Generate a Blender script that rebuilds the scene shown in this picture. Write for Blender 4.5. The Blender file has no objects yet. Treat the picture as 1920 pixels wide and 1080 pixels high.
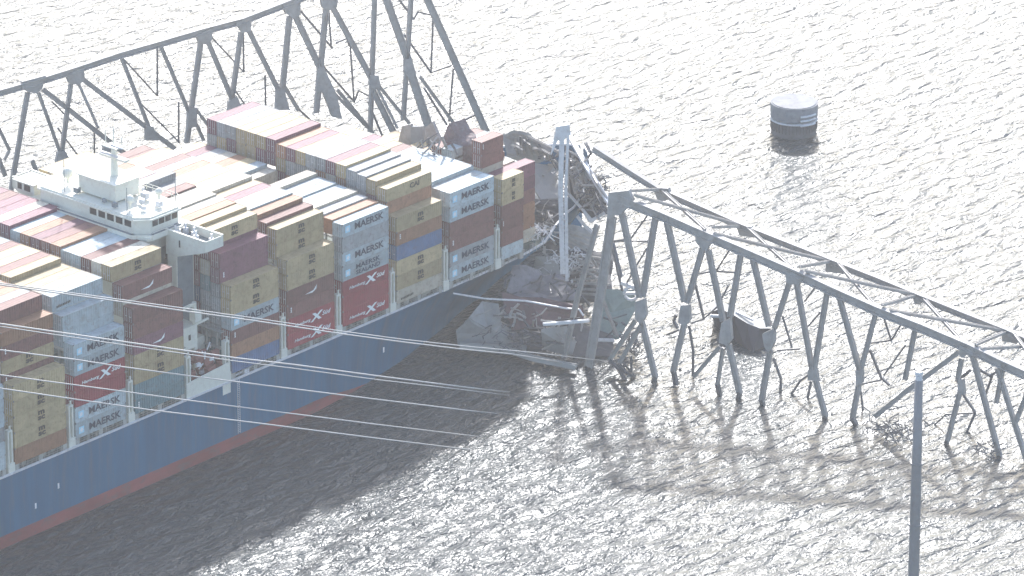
import bpy, bmesh, math, random
from mathutils import Vector, Matrix, noise
random.seed(11)
scene = bpy.context.scene
# ------------------------------------------------------------------ camera
CP = Vector((-717.35359, -628.67571, 396.54577))
CR = Vector((0.6582005, -0.7528325, 0.0039280))
CU = Vector((0.2808961, 0.2504212, 0.9264916))
CF = Vector((0.6984766, 0.6087138, -0.3762950))
FPX = 10417.09
cam = bpy.data.cameras.new('camera'); co = bpy.data.objects.new('camera', cam)
scene.collection.objects.link(co)
Mx = Matrix.Identity(4)
for i in range(3):
    Mx[i][0] = CR[i]; Mx[i][1] = CU[i]; Mx[i][2] = -CF[i]; Mx[i][3] = CP[i]
co.matrix_world = Mx
cam.sensor_width = 36; cam.lens = 36 * FPX / 1920
cam.clip_start = 5; cam.clip_end = 30000
scene.camera = co
# ------------------------------------------------------------------ light
SUN_EL = math.radians(34.5)
SUN_AZ = math.radians(40.0)          # direction towards the sun, measured from +X (ship's heading) to +Y
w = bpy.data.worlds.new('World'); scene.world = w; w.use_nodes = True
nt = w.node_tree; bg = nt.nodes['Background']
sky = nt.nodes.new('ShaderNodeTexSky'); sky.sky_type = 'NISHITA'; sky.sun_disc = False
sky.sun_elevation = SUN_EL; sky.sun_rotation = math.pi / 2 - SUN_AZ
sky.air_density = 1.0; sky.dust_density = 1.5; sky.altitude = 0
nt.links.new(sky.outputs[0], bg.inputs[0]); bg.inputs[1].default_value = 0.15
sl = bpy.data.lights.new('sun', 'SUN'); so = bpy.data.objects.new('sun', sl); scene.collection.objects.link(so)
sl.energy = 3.25; sl.angle = math.radians(3.0); sl.color = (1.0, 0.985, 0.97)
sd = Vector((math.cos(SUN_EL) * math.cos(SUN_AZ), math.cos(SUN_EL) * math.sin(SUN_AZ), math.sin(SUN_EL)))
so.rotation_euler = sd.to_track_quat('Z', 'Y').to_euler()
so.location = (0, 0, 300)
scene.view_settings.view_transform = 'Standard'; scene.view_settings.look = 'None'
scene.view_settings.exposure = 1.34; scene.view_settings.gamma = 1.0
# ------------------------------------------------------------------ helpers
COL = scene.collection
def ray(x, y):
    return CF + CR * ((x - 960) / FPX) + CU * ((540 - y) / FPX)
def atZ(x, y, z):
    d = ray(x, y); return CP + d * ((z - CP.z) / d.z)
def atP(x, y, plane):
    p0, n = plane; d = ray(x, y); return CP + d * ((p0 - CP).dot(n) / d.dot(n))
def vplane(a, b):
    a = Vector(a); b = Vector(b); d = (b - a).normalized(); return (a, Vector((d.y, -d.x, 0)))
class MB:
    def __init__(s): s.v = []; s.f = []; s.mi = []
    def add(s, vs, fs, mi=0):
        k = len(s.v); s.v += [tuple(v) for v in vs]; s.f += [[k + i for i in f] for f in fs]; s.mi += [mi] * len(fs)
        return s
    def box(s, c, d, rot=None, mi=0):
        c = Vector(c); vs = []
        for sx in (-.5, .5):
            for sy in (-.5, .5):
                for sz in (-.5, .5):
                    p = Vector((sx * d[0], sy * d[1], sz * d[2]))
                    if rot: p = rot @ p
                    vs.append(c + p)
        return s.add(vs, [(0, 1, 3, 2), (4, 6, 7, 5), (0, 4, 5, 1), (2, 3, 7, 6), (0, 2, 6, 4), (1, 5, 7, 3)], mi)
    def b2(s, x0, x1, y0, y1, z0, z1, mi=0):
        return s.box(((x0 + x1) / 2, (y0 + y1) / 2, (z0 + z1) / 2), (x1 - x0, y1 - y0, z1 - z0), None, mi)
    def bar(s, p, q, w, t, up=None, mi=0):
        """plain rectangular bar from p to q: w across (in the plane), t along up"""
        p = Vector(p); q = Vector(q); a = (q - p); L = a.length; a.normalize()
        n = Vector(up) if up is not None else Vector((0, 0, 1))
        n = (n - a * n.dot(a))
        if n.length < 1e-4: n = a.orthogonal()
        n.normalize(); b = a.cross(n)
        R = Matrix((a, b, n)).transposed()
        return s.box((p + q) / 2, (L, w, t), R, mi)
    def ibar(s, p, q, w, t, n, mi=0):
        """riveted H-section member: web across w, flanges of depth t along the plane normal n"""
        p = Vector(p); q = Vector(q); a = (q - p).normalized(); n = Vector(n); n = (n - a * n.dot(a)).normalized()
        b = a.cross(n); fw = w * .16
        for sg in (-1, 1):
            s.bar(p + b * sg * (w / 2 - fw / 2), q + b * sg * (w / 2 - fw / 2), fw, t, n, mi)
        s.bar(p, q, w - 2 * fw - .01, t * .35, n, mi)
        return s
    def tube(s, pts, r, seg=8, mi=0, caps=True):
        pts = [Vector(p) for p in pts]; rs = r if isinstance(r, (list, tuple)) else [r] * len(pts)
        vs = []; fs = []
        for i, p in enumerate(pts):
            a = (pts[min(i + 1, len(pts) - 1)] - pts[max(i - 1, 0)]).normalized()
            u = a.cross(Vector((0, 0, 1)));
            if u.length < 1e-3: u = Vector((1, 0, 0))
            u.normalize(); v = u.cross(a)
            for k in range(seg):
                t = 2 * math.pi * k / seg; vs.append(p + (u * math.cos(t) + v * math.sin(t)) * rs[i])
        for i in range(len(pts) - 1):
            for k in range(seg):
                k2 = (k + 1) % seg; fs.append((i * seg + k, i * seg + k2, (i + 1) * seg + k2, (i + 1) * seg + k))
        if caps:
            fs.append(tuple(range(seg))[::-1]); fs.append(tuple((len(pts) - 1) * seg + k for k in range(seg)))
        return s.add(vs, fs, mi)
    def prism(s, pts, n, th, mi=0):
        """polygon pts (3D, planar-ish) extruded along n by th, centred"""
        n = Vector(n).normalized() * th / 2; k = len(pts)
        vs = [Vector(p) + n for p in pts] + [Vector(p) - n for p in pts]
        fs = [tuple(range(k)), tuple(range(2 * k - 1, k - 1, -1))] + [(i, i + k, (i + 1) % k + k, (i + 1) % k) for i in range(k)]
        return s.add(vs, fs, mi)
    def mesh(s, name, mats, smooth=False):
        me = bpy.data.meshes.new(name); me.from_pydata(s.v, [], s.f)
        for m in (mats if isinstance(mats, (list, tuple)) else [mats]): me.materials.append(m)
        for p, mi in zip(me.polygons, s.mi): p.material_index = mi; p.use_smooth = smooth
        me.update()
        bm = bmesh.new(); bm.from_mesh(me); bmesh.ops.recalc_face_normals(bm, faces=bm.faces); bm.to_mesh(me); bm.free()
        return me
    def build(s, name, mats, parent=None, smooth=False):
        o = bpy.data.objects.new(name, s.mesh(name, mats, smooth)); COL.objects.link(o)
        if parent: o.parent = parent; o.matrix_parent_inverse = Matrix.Translation(parent.location).inverted() if parent.type == 'EMPTY' else Matrix.Identity(4)
        return o
def tag(o, label=None, cat=None, group=None, kind=None):
    if label: o['label'] = label
    if cat: o['category'] = cat
    if group: o['group'] = group
    if kind: o['kind'] = kind
    return o
def empty(name, loc, label, cat, group=None):
    o = bpy.data.objects.new(name, None); COL.objects.link(o); o.location = loc; o.empty_display_size = 1
    return tag(o, label, cat, group)
# ------------------------------------------------------------------ materials
def mat(name, col, rough=.6, metal=0., var=.12, scale=.35, dirt=None, dirt_amt=0., bump=0., bscale=3., objvar=0., stretch=(1, 1, 1), spec=.5):
    m = bpy.data.materials.new(name); m.use_nodes = True; nt = m.node_tree; N = nt.nodes; L = nt.links
    b = N['Principled BSDF']; b.inputs['Roughness'].default_value = rough; b.inputs['Metallic'].default_value = metal
    b.inputs['Specular IOR Level'].default_value = spec
    tc = N.new('ShaderNodeTexCoord'); mp = N.new('ShaderNodeMapping'); mp.inputs['Scale'].default_value = stretch
    L.new(tc.outputs['Object'], mp.inputs[0])
    vec = mp.outputs[0]
    if objvar:
        oi = N.new('ShaderNodeObjectInfo'); ad = N.new('ShaderNodeVectorMath'); ad.operation = 'ADD'
        sc = N.new('ShaderNodeVectorMath'); sc.operation = 'SCALE'; sc.inputs[3].default_value = 90
        cx = N.new('ShaderNodeCombineXYZ'); 
        for k in range(3): L.new(oi.outputs['Random'], cx.inputs[k])
        L.new(cx.outputs[0], sc.inputs[0]); L.new(vec, ad.inputs[0]); L.new(sc.outputs[0], ad.inputs[1]); vec = ad.outputs[0]
    n1 = N.new('ShaderNodeTexNoise'); n1.inputs['Scale'].default_value = scale; n1.inputs['Detail'].default_value = 6; n1.inputs['Roughness'].default_value = .62
    L.new(vec, n1.inputs['Vector'])
    mr = N.new('ShaderNodeMapRange'); mr.inputs['From Min'].default_value = .3; mr.inputs['From Max'].default_value = .7
    mr.inputs['To Min'].default_value = 1 - var; mr.inputs['To Max'].default_value = 1 + var
    L.new(n1.outputs[0], mr.inputs[0]); fac = mr.outputs[0]
    if objvar:
        m2 = N.new('ShaderNodeMapRange'); m2.inputs['To Min'].default_value = 1 - objvar; m2.inputs['To Max'].default_value = 1 + objvar
        L.new(oi.outputs['Random'], m2.inputs[0]); mm = N.new('ShaderNodeMath'); mm.operation = 'MULTIPLY'
        L.new(fac, mm.inputs[0]); L.new(m2.outputs[0], mm.inputs[1]); fac = mm.outputs[0]
    vm = N.new('ShaderNodeVectorMath'); vm.operation = 'SCALE'; vm.inputs[0].default_value = col; L.new(fac, vm.inputs[3])
    out = vm.outputs[0]
    if dirt:
        n2 = N.new('ShaderNodeTexNoise'); n2.inputs['Scale'].default_value = scale * 2.7; n2.inputs['Detail'].default_value = 8; n2.inputs['Roughness'].default_value = .7
        L.new(vec, n2.inputs['Vector'])
        r2 = N.new('ShaderNodeMapRange'); r2.inputs['From Min'].default_value = .5; r2.inputs['From Max'].default_value = .68
        r2.inputs['To Max'].default_value = dirt_amt; L.new(n2.outputs[0], r2.inputs[0])
        mx = N.new('ShaderNodeMix'); mx.data_type = 'RGBA'; L.new(r2.outputs[0], mx.inputs['Factor']); L.new(out, mx.inputs['A'])
        mx.inputs['B'].default_value = (*dirt, 1); out = mx.outputs['Result']
    L.new(out, b.inputs['Base Color'])
    if bump:
        n3 = N.new('ShaderNodeTexNoise'); n3.inputs['Scale'].default_value = bscale; n3.inputs['Detail'].default_value = 5; L.new(vec, n3.inputs['Vector'])
        bp = N.new('ShaderNodeBump'); bp.inputs['Strength'].default_value = 1; bp.inputs['Distance'].default_value = bump
        L.new(n3.outputs[0], bp.inputs['Height']); L.new(bp.outputs[0], b.inputs['Normal'])
    return m
RUST = (.16, .075, .04)
CC = {k: mat('container_' + k, c, .66, 0, .16, .5, d, min(.85, a * 1.5), .02, 1.2, .18, spec=.34) for k, c, d, a in [
    ('pale', (.40, .46, .47), (.25, .22, .2), .5), ('tan', (.43, .335, .19), (.25, .16, .09), .45),
    ('brown', (.19, .085, .075), (.09, .05, .04), .5), ('maroon', (.20, .085, .11), (.1, .05, .05), .5),
    ('red', (.30, .045, .06), (.18, .05, .04), .4), ('blue', (.08, .14, .25), (.12, .1, .1), .4),
    ('beige', (.52, .47, .38), (.3, .22, .15), .5), ('grey', (.30, .31, .31), (.18, .14, .12), .5),
    ('rust', (.33, .17, .10), (.18, .09, .05), .5), ('teal', (.14, .24, .26), (.12, .12, .1), .4)]}
CWORD = {'pale': 'pale grey', 'tan': 'tan', 'brown': 'brown', 'maroon': 'maroon', 'red': 'bright red', 'blue': 'dull blue', 'beige': 'beige',
         'grey': 'mid grey', 'rust': 'rusty orange', 'teal': 'grey green'}
M_navy = mat('lettering_navy', (.035, .05, .08), .6); M_white = mat('lettering_white', (.8, .8, .78), .6)
M_lbrown = mat('lettering_brown', (.05, .04, .03), .6); M_sky = mat('lettering_blue', (.42, .68, .8), .5)
M_cast = mat('corner_steel', (.17, .16, .15), .6, 0, .2, 2, RUST, .5)
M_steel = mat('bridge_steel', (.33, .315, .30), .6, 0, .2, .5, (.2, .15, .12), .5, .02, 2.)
M_steeld = mat('bridge_steel_dark', (.10, .105, .12), .5, 0, .2, .4, (.06, .05, .045), .7, .03, 2.)  # darker steel for braces, lacing, bent members and ends in the water
M_pole = mat('pole_steel', (.2, .2, .205), .55, 0, .12, .4, RUST, .25, .01, 3)
M_pale = mat('pale_steel', (.62, .62, .63), .5, 0, .1, .5, (.3, .25, .22), .5)
M_conc = mat('broken_concrete', (.30, .30, .30), .85, 0, .2, .18, (.2, .2, .19), .6, .12, .9)
M_concl = mat('light_concrete', (.36, .355, .34), .85, 0, .12, .2, (.35, .34, .32), .5, .08, .9)
M_concg = mat('greenish_concrete', (.24, .30, .28), .85, 0, .15, .2, (.15, .18, .17), .5, .08, .9)
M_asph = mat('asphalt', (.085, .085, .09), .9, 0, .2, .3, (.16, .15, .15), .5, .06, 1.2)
M_hull = mat('hull_blue', (.010, .115, .215), .5, 0, .22, .07, (.10, .13, .14), .55, .05, .12, stretch=(4, 1, .4))
M_red = mat('hull_red', (.25, .06, .06), .6, 0, .3, .25, (.11, .10, .10), .85, .05, .4, stretch=(.4, 1, 1))
M_deck = mat('deck_green', (.13, .17, .15), .8, 0, .25, .5, RUST, .6)
M_post = mat('lashing_grey', (.36, .36, .33), .6, 0, .15, .6, (.2, .15, .11), .6)
M_ship = mat('ship_white', (.68, .67, .58), .7, 0, .06, .4, (.5, .42, .34), .4)
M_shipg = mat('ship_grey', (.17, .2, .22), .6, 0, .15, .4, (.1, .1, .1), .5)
M_glass = mat('dark_glass', (.02, .025, .03), .12, 0, .05)
M_mach = mat('machinery_red', (.25, .10, .09), .6, 0, .3, 1.2, (.1, .08, .08), .6)
M_orange = mat('safety_orange', (.7, .18, .04), .5)
M_cable = mat('cable_aluminium', (.46, .45, .44), .38, .1, .05)
M_dark = mat('dark_void', (.03, .03, .033), .9)
# ------------------------------------------------------------------ water
def water():
    m = bpy.data.materials.new('water'); m.use_nodes = True; nt = m.node_tree; N = nt.nodes; L = nt.links
    b = N['Principled BSDF']; b.inputs['Base Color'].default_value = (.026, .038, .044, 1); b.inputs['IOR'].default_value = 1.333
    b.inputs['Roughness'].default_value = .31; b.inputs['Specular IOR Level'].default_value = .66
    tc = N.new('ShaderNodeTexCoord')
    def nz(sx, sy, rot, det, rgh=.55, dist=0.):
        mp = N.new('ShaderNodeMapping'); mp.vector_type = 'POINT'; mp.inputs['Rotation'].default_value = (0, 0, rot); mp.inputs['Scale'].default_value = (sx, sy, 1)
        L.new(tc.outputs['Object'], mp.inputs[0])
        n = N.new('ShaderNodeTexNoise'); n.inputs['Scale'].default_value = 1; n.inputs['Detail'].default_value = det; n.inputs['Roughness'].default_value = rgh
        n.inputs['Distortion'].default_value = dist; L.new(mp.outputs[0], n.inputs['Vector']); return n.outputs[0]
    # crests run left-right in the photo, i.e. roughly along the camera's right vector turned a little
    R1 = -math.radians(-42)
    a = nz(.17, .41, R1, 4, .55, .5); c = nz(.36, .8, R1 + .25, 2, .5, .3); d = nz(.03, .06, R1 - .3, 2)
    def mul(x, k):
        q = N.new('ShaderNodeMath'); q.operation = 'MULTIPLY'; L.new(x, q.inputs[0]); q.inputs[1].default_value = k; return q.outputs[0]
    def add(x, y):
        q = N.new('ShaderNodeMath'); q.operation = 'ADD'; L.new(x, q.inputs[0]); L.new(y, q.inputs[1]); return q.outputs[0]
    h = add(add(mul(a, WA), mul(c, WC)), mul(d, WD))
    bp = N.new('ShaderNodeBump'); bp.inputs['Strength'].default_value = 1; bp.inputs['Distance'].default_value = 1
    L.new(h, bp.inputs['Height']); L.new(bp.outputs[0], b.inputs['Normal'])
    return m
HAZE = .00009
WA, WC, WD = 2.25, .42, 1.5
sea = MB(); S = 4000
sea.add([(-S, -S, 0), (S, -S, 0), (S, S, 0), (-S, S, 0)], [(0, 1, 2, 3)])
tag(sea.build('water', water()), 'wide river surface glittering white in the low sun with small grey ripples', kind='structure')
# haze over the river
hz = MB(); hz.b2(-4050, 4050, -4050, 4050, -3, 420)
ho_ = hz.build('haze', bpy.data.materials.new('haze_air')); ho_.data.materials[0].use_nodes = True
hn = ho_.data.materials[0].node_tree; hn.nodes.remove(hn.nodes['Principled BSDF'])
pv = hn.nodes.new('ShaderNodeVolumePrincipled'); pv.inputs['Color'].default_value = (.98, .975, .97, 1); pv.inputs['Density'].default_value = HAZE; pv.inputs['Anisotropy'].default_value = .35
hn.links.new(pv.outputs[0], hn.nodes['Material Output'].inputs['Volume'])
tag(ho_, 'thin pale haze over the river', kind='stuff')
# ------------------------------------------------------------------ container ship
P = 14.4; L40 = 12.19
BAYX = {'A': 1.1, 'B': -P + 1.1, 'C': -2 * P + 1.1, 'D': -3 * P + 1.1, 'E': -4 * P + 1.1, 'F': -5 * P + 1.1, 'G': -95., 'H': -109.4, 'I': -123.8, 'J': -138.2, 'K': -152.6}
HZ = 13.0; BASE = 14.3; CY = 24.0
ship = empty('container_ship', (-60, CY, 0), 'huge blue hulled container ship with white bridge tower, stuck under fallen steelwork', 'ship')
def curve(tab, x):
    if x <= tab[0][0]: return tab[0][1]
    for (a, b), (c, d) in zip(tab, tab[1:]):
        if x <= c:
            t = (x - a) / (c - a); t2 = t * t * (3 - 2 * t) * .35 + t * .65; return b + (d - b) * t2
    return tab[-1][1]
DK = [(-260, 20), (-200, 24.1), (4, 24.1), (14, 23.4), (24, 21), (34, 16.5), (43, 10), (49, 4.5), (52, .4)]
WL = [(-260, 6), (-225, 20), (-190, 24.1), (-52, 24.1), (-40, 23), (-25, 20.2), (-10, 16.2), (8, 10.5), (24, 5.5), (38, 1.6), (45, .3), (52, .2)]
def topz(x): return HZ if x < 12 else HZ + 3.6 * min(1, (x - 12) / 8)
def half(x, z):
    t = max(0, min(1, (z - 1) / (12.5))); k = t ** 1.5
    return curve(WL, x) * (1 - k) + curve(DK, x) * k
xs = [-260, -240, -220, -200, -170] + list(range(-150, 52, 4)) + [52]
def bt(x): return 2.3 if x < -48 else max(-1.5, 2.3 - (x + 48) * .16)  # red band tapers out toward the bow, standing in for shade that hides it
def hull_strip(name, zf, m, parent=ship):
    mb = MB(); n = None
    for sgn in (-1, 1):
        rows = []
        for x in xs:
            zs = zf(x); rows.append([(x, CY + sgn * half(x, z), z) for z in zs]); n = len(zs)
        vs = [p for r in rows for p in r]
        fs = [(i * n + j, (i + 1) * n + j, (i + 1) * n + j + 1, i * n + j + 1) for i in range(len(xs) - 1) for j in range(n - 1)]
        mb.add(vs, fs)
    return mb.build(name, m, parent, True)
hull_strip('hull', lambda x: [bt(x) + (topz(x) - bt(x)) * k / 8 for k in range(9)], M_hull)
hull_strip('boot_topping', lambda x: [-2, -1, (bt(x) - 1) / 2, bt(x)], M_red)
mb = MB()
for i in range(len(xs) - 1):
    x0, x1 = xs[i], xs[i + 1]; z0 = HZ - .15
    mb.add([(x0, CY - half(x0, HZ), z0), (x1, CY - half(x1, HZ), z0), (x1, CY + half(x1, HZ), z0), (x0, CY + half(x0, HZ), z0)], [(0, 1, 2, 3)])
mb.build('deck', M_deck, ship)
mb = MB()      # gunwale bar along both sides
for sgn in (-1, 1):
    for i in range(5, len(xs) - 1):
        a = (xs[i], CY + sgn * (half(xs[i], topz(xs[i])) + .02), topz(xs[i]) + .1); b = (xs[i + 1], CY + sgn * (half(xs[i + 1], topz(xs[i + 1])) + .02), topz(xs[i + 1]) + .1)
        mb.bar(a, b, .3, .35)
mb.build('gunwale', M_pale, ship)
# hatch covers
for k, x0 in BAYX.items():
    mb = MB(); mb.b2(x0 - .3, x0 + L40 + .3, 2.6, 47.6, HZ - .1, BASE - .25)
    for j in range(5): mb.b2(x0 - .3, x0 + L40 + .3, 3 + j * 9, 3.4 + j * 9, BASE - .245, BASE - .1)
    if k not in 'K': mb.build('hatch_cover', M_deck, ship)
# side supports under the outboard stack, railing, lashing bridges
for k, x0 in BAYX.items():
    if k == 'K': continue
    L = 6.06 if k == 'A' else L40
    mb = MB()
    for fx in ([.3, L - .3] if k == 'A' else [.35, 6.1, L40 - .35]):
        mb = MB(); mb.b2(x0 + fx - .45, x0 + fx + .45, .05, 2.3, HZ - .05, BASE - .02); mb.build('stack_support', M_post, ship)
    mb = MB()
    for j in range(13): mb.box((x0 + j, .12, HZ + .75), (.07, .07, 1.2))
    for z in (.55, .95, 1.35): mb.bar((x0, .12, HZ + z), (x0 + L, .12, HZ + z), .06, .06)
    mb.build('railing', M_post, ship)
    for j in range(5):
        mb = MB(); mb.box((x0 + 1.2 + j * 2.3 + random.uniform(-.5, .5), random.uniform(.7, 2.), HZ + .45), (random.uniform(.4, 1.2), .6, random.uniform(.5, 1.1))); mb.build('deck_locker', M_post, ship)
def lashing_bridge(xc, near_h=7.2):
    mb = MB()
    for sx in (-.42, .42):
        mb.box((xc + sx, .55, HZ + near_h / 2 + .4), (.26, .9, near_h))
    mb.box((xc, .55, HZ + near_h + .55), (1.1, .9, .3)); mb.box((xc, .6, HZ + .9), (1.5, 1.3, 1.9)); mb.box((xc, .2, HZ + near_h + 1.1), (.25, .25, .9))
    mb.build('lashing_stanchion', M_ship, ship)
    mb = MB()
    for j in range(20): mb.box((xc, 2.5 + j * 2.5, HZ + 4.6), (.35, .22, 9.))
    for z in (3.2, 6.1, 9.2): mb.b2(xc - .45, xc + .45, 1.2, 50, HZ + z - .1, HZ + z + .1)
    mb.build('lashing_bridge', M_post, ship)
for xc in (.1, -P + .1, -2 * P + .1, -3 * P + .1, -4 * P + .1, -5 * P + .1, -81.6, -95.9, -110.3, -124.7, -139.1): lashing_bridge(xc)
# draught marks, pilot ladder
mb = MB()
for x, z in ((-31.5, 6.6), (-114, 7.2), (-119.5, 5.3)): mb = MB(); mb.box((x, -.13, z), (.35, .06, 1.)); mb.build('hull_mark', M_white, ship)
mb = MB()
for sx in (-.3, .3): mb.bar((-69.5 + sx, -.2, 12.8), (-69.5 + sx, -.2, 2.5), .06, .06, (0, 1, 0))
for j in range(28): mb.box((-69.5, -.2, 2.8 + j * .36), (.6, .08, .07))
mb.build('pilot_ladder', M_pale, ship)
# ---- accommodation block
def wall_windows(par, x0, x1, y, z, n, w, h, face):   # dark panes proud of a wall
    for i in range(n):
        mb = MB()
        t = (i + .5) / n
        if face == 'y': mb.box((x0 + (x1 - x0) * t, y, z), (w, .06, h))
        else: mb.box((y, x0 + (x1 - x0) * t, z), (.06, w, h))
        mb.build('window', M_glass, par)
XA, XF = -81.0, -71.0
house = MB(); house.b2(XA, XF, 11.6, 38.4, HZ, 40.1); ho = house.build('accommodation_block', M_ship, ship)
mb = MB()
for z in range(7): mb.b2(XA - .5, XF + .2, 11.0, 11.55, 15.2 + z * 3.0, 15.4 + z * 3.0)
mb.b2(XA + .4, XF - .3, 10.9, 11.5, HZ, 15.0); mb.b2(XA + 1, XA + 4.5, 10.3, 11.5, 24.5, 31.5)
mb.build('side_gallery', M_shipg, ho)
mb = MB(); mb.b2(XA + .05, XF - .05, 11.5, 11.59, HZ + 2, 36.9); mb.build('side_shade_panel', M_shipg, ho)  # grey sheet over the white wall, its shade put into the colour
for z in range(7): wall_windows(ho, XA + 1, XF - 1, 11.44, 16.8 + z * 3., 4, .8, .9, 'y')
wall_windows(ho, 12.6, 37.4, XA - .03, 36.2, 9, .8, .8, 'x')
# navigation deck with wings
nav = MB()
nav.add([(XA - 1, 9, 38.0), (XF, 9, 38.0), (XF, 39, 38.0), (XA - 1, 39, 38.0), (XA - 1, 9, 38.5), (XF, 9, 38.5), (XF, 39, 38.5), (XA - 1, 39, 38.5)],
        [(0, 1, 2, 3), (4, 5, 6, 7), (0, 1, 5, 4), (1, 2, 6, 5), (2, 3, 7, 6), (3, 0, 4, 7)])
nv = nav.build('navigation_deck', M_ship, ship)
def wing(sg):
    Y = lambda y: y if sg < 0 else 2 * CY - y
    x0, x1 = -77.0, -72.5
    mb = MB(); mb.b2(x0, x1, min(Y(.1), Y(9)), max(Y(.1), Y(9)), 37.1, 37.35)
    mb.build('wing_floor', M_shipg, nv)
    mb = MB()
    for x in (x0, x1): mb.b2(x - .07, x + .07, min(Y(.1), Y(9.6)), max(Y(.1), Y(9.6)), 37.0, 38.8)
    mb.b2(x0, x1, min(Y(.02), Y(.16)), max(Y(.02), Y(.16)), 36.8, 38.8)
    for x in (x0, x1): mb.b2(x - .2, x + .2, min(Y(.1), Y(9.6)), max(Y(.1), Y(9.6)), 38.8, 38.95)
    mb.build('wing_bulwark', M_ship, nv)
    mb = MB()    # tapered bracket plate that carries the wing
    for x in (x0 + .02, x1 - .02):
        mb.prism([(x, Y(.2), 37.0), (x, Y(.2), 36.75), (x, Y(7.2), 34.2), (x, Y(9.6), 34.2), (x, Y(9.6), 37.0)], (1, 0, 0), .14)
    mb.add([(x0, Y(.2), 36.72), (x1, Y(.2), 36.72), (x1, Y(7.2), 34.22), (x0, Y(7.2), 34.22)], [(0, 1, 2, 3)])
    mb.build('wing_bracket', M_ship, nv)
    for x, y in ((-74.2, 1.2), (-75, 4.2), (-74.0, 5.6), (-76.2, 6.9), (-73.5, 8.2), (-75.6, 8.6)):
        mb = MB(); mb.box((x, Y(y), 37.9), (.7, .8, 1.1)); mb.tube([(x, Y(y), 38.3), (x, Y(y), 39.3)], .2); mb.build('wing_console', M_pale, nv)
    mb = MB(); mb.box((x0 - .09, Y(6.2), 36.9), (.06, .3, 1.3)); mb.build('slot', M_dark, nv)
wing(-1); wing(1)
mb = MB(); mb.b2(-76.9, -72.7, 7.2, 9.4, HZ, 36.5); mb.build('wing_pillar', M_ship, ship)
mb = MB(); mb.b2(-76.7, -72.9, 7.12, 7.19, HZ + 1, 36.4); mb.build('pillar_shade_panel', M_shipg, ship)  # shade on the white pillar's near face, painted as a grey sheet
wh = MB()     # wheelhouse, raked sides
z0, z1 = 38.5, 41.6
a = [(-82, 12.4), (-80, 10.4), (-73, 10.4), (-71.2, 12.4), (-71.2, 35.6), (-73, 37.6), (-80, 37.6), (-82, 35.6)]
n = len(a); wh.add([(x, y, z0) for x, y in a] + [(x, y, z1) for x, y in a], [tuple(range(n)), tuple(range(2 * n - 1, n - 1, -1))] + [(i, (i + 1) % n, (i + 1) % n + n, i + n) for i in range(n)])
wo = wh.build('wheelhouse', M_ship, ship)
rf = MB(); cxm = -76.6
b = [(cxm + (x - cxm) * 1.07, CY + (y - CY) * 1.03) for x, y in a]
rf.prism([(x, y, z1 + .17) for x, y in b], (0, 0, 1), .3); ro = rf.build('wheelhouse_roof', M_ship, ship)
wall_windows(wo, 12.8, 23.5, -82.03, 40.3, 5, 1.6, 1.3, 'x'); wall_windows(wo, -79.6, -73.2, 10.37, 40.3, 4, 1.3, 1.15, 'y')
mb = MB()     # walkway and rails round the wheelhouse, below windows
for (x0_, y0_), (x1_, y1_) in zip([(-83.4, 30), (-83.4, 11.6), (-81, 8.9), (-76, 8.9)], [(-83.4, 11.6), (-81, 8.9), (-76, 8.9), (-75.7, 8.9)]):
    mb.bar((x0_, y0_, 38.45), (x1_, y1_, 38.45), .12, .95)
    mb.bar((x0_, y0_, 39.4), (x1_, y1_, 39.4), .1, .1)
mb.add([(-83.4, 30, 38.0), (-83.4, 11.6, 38.0), (-81, 8.9, 38.0), (-81, 30, 38.0)], [(0, 1, 2, 3)])
mb.build('walkway', M_ship, nv)
mb = MB(); mb.b2(-82.9, -82.05, 12.6, 35.4, 38.5, 38.75); mb.b2(-80, -73, 9.6, 10.3, 38.5, 38.75); mb.build('walkway_grating', M_shipg, nv)
mb = MB()     # roof rails
rail = [(-82.4, 12.4), (-80, 10.2), (-72.6, 10.2), (-70.9, 12.6), (-70.9, 35.4)]
for p, q in zip(rail, rail[1:] + [(-82.4, 35.4)]):
    for z in (42.95, 43.5): mb.bar((*p, z), (*q, z), .07, .07)
    d = Vector(q) - Vector(p); k = max(2, int(d.length / 1.5))
    for i in range(k): c = Vector(p) + d * i / k; mb.box((c.x, c.y, 42.95), (.07, .07, 1.15))
mb.build('roof_railing', M_ship, ro)
# roof deckhouse, mast, domes, funnel
mb = MB(); mb.b2(-79.4, -73.5, 19.5, 28.5, 42.5, 45.6); mb.b2(-79.8, -73.1, 19.1, 28.9, 45.6, 45.8); mb.build('roof_deckhouse', M_ship, ro)
mb = MB(); mb.tube([(-76, 23, 45.8), (-76, 23, 51)], [.75, .45], 10); mb.box((-76, 23, 49.2), (1.2, 6.5, .35)); mb.box((-76, 23, 51.2), (2.2, 3.2, .2))
mb.tube([(-76, 21, 51.2), (-76, 21, 53.4)], .09, 6); mb.tube([(-76, 25, 51.2), (-76, 25, 54)], .09, 6); mb.tube([(-76, 23, 51), (-76, 23, 54.6)], .13, 6)
mast = mb.build('radar_mast', M_ship, ro)
mb = MB(); mb.box((-77.2, 23, 50.0), (.3, 4.2, .35)); mb.box((-77.4, 20.8, 52.0), (.3, 2.8, .3)); mb.build('radar_scanner', M_pale, mast)
for x, y, r in ((-79.8, 15.5, .8), (-73.5, 14.6, .65), (-78.2, 32.5, 1.0), (-73.6, 31, .6)):
    mb = MB(); mb.tube([(x, y, 42.5), (x, y, 43.6)], .25, 8); mb.build('dome_stand', M_ship, ro)
    bm = bmesh.new(); bmesh.ops.create_uvsphere(bm, u_segments=14, v_segments=8, radius=r); me = bpy.data.meshes.new('antenna_dome'); bm.to_mesh(me); bm.free()
    me.materials.append(M_ship); o = bpy.data.objects.new('antenna_dome', me); COL.objects.link(o); o.location = (x, y, 43.6 + r * .8); o.parent = ro
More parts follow.
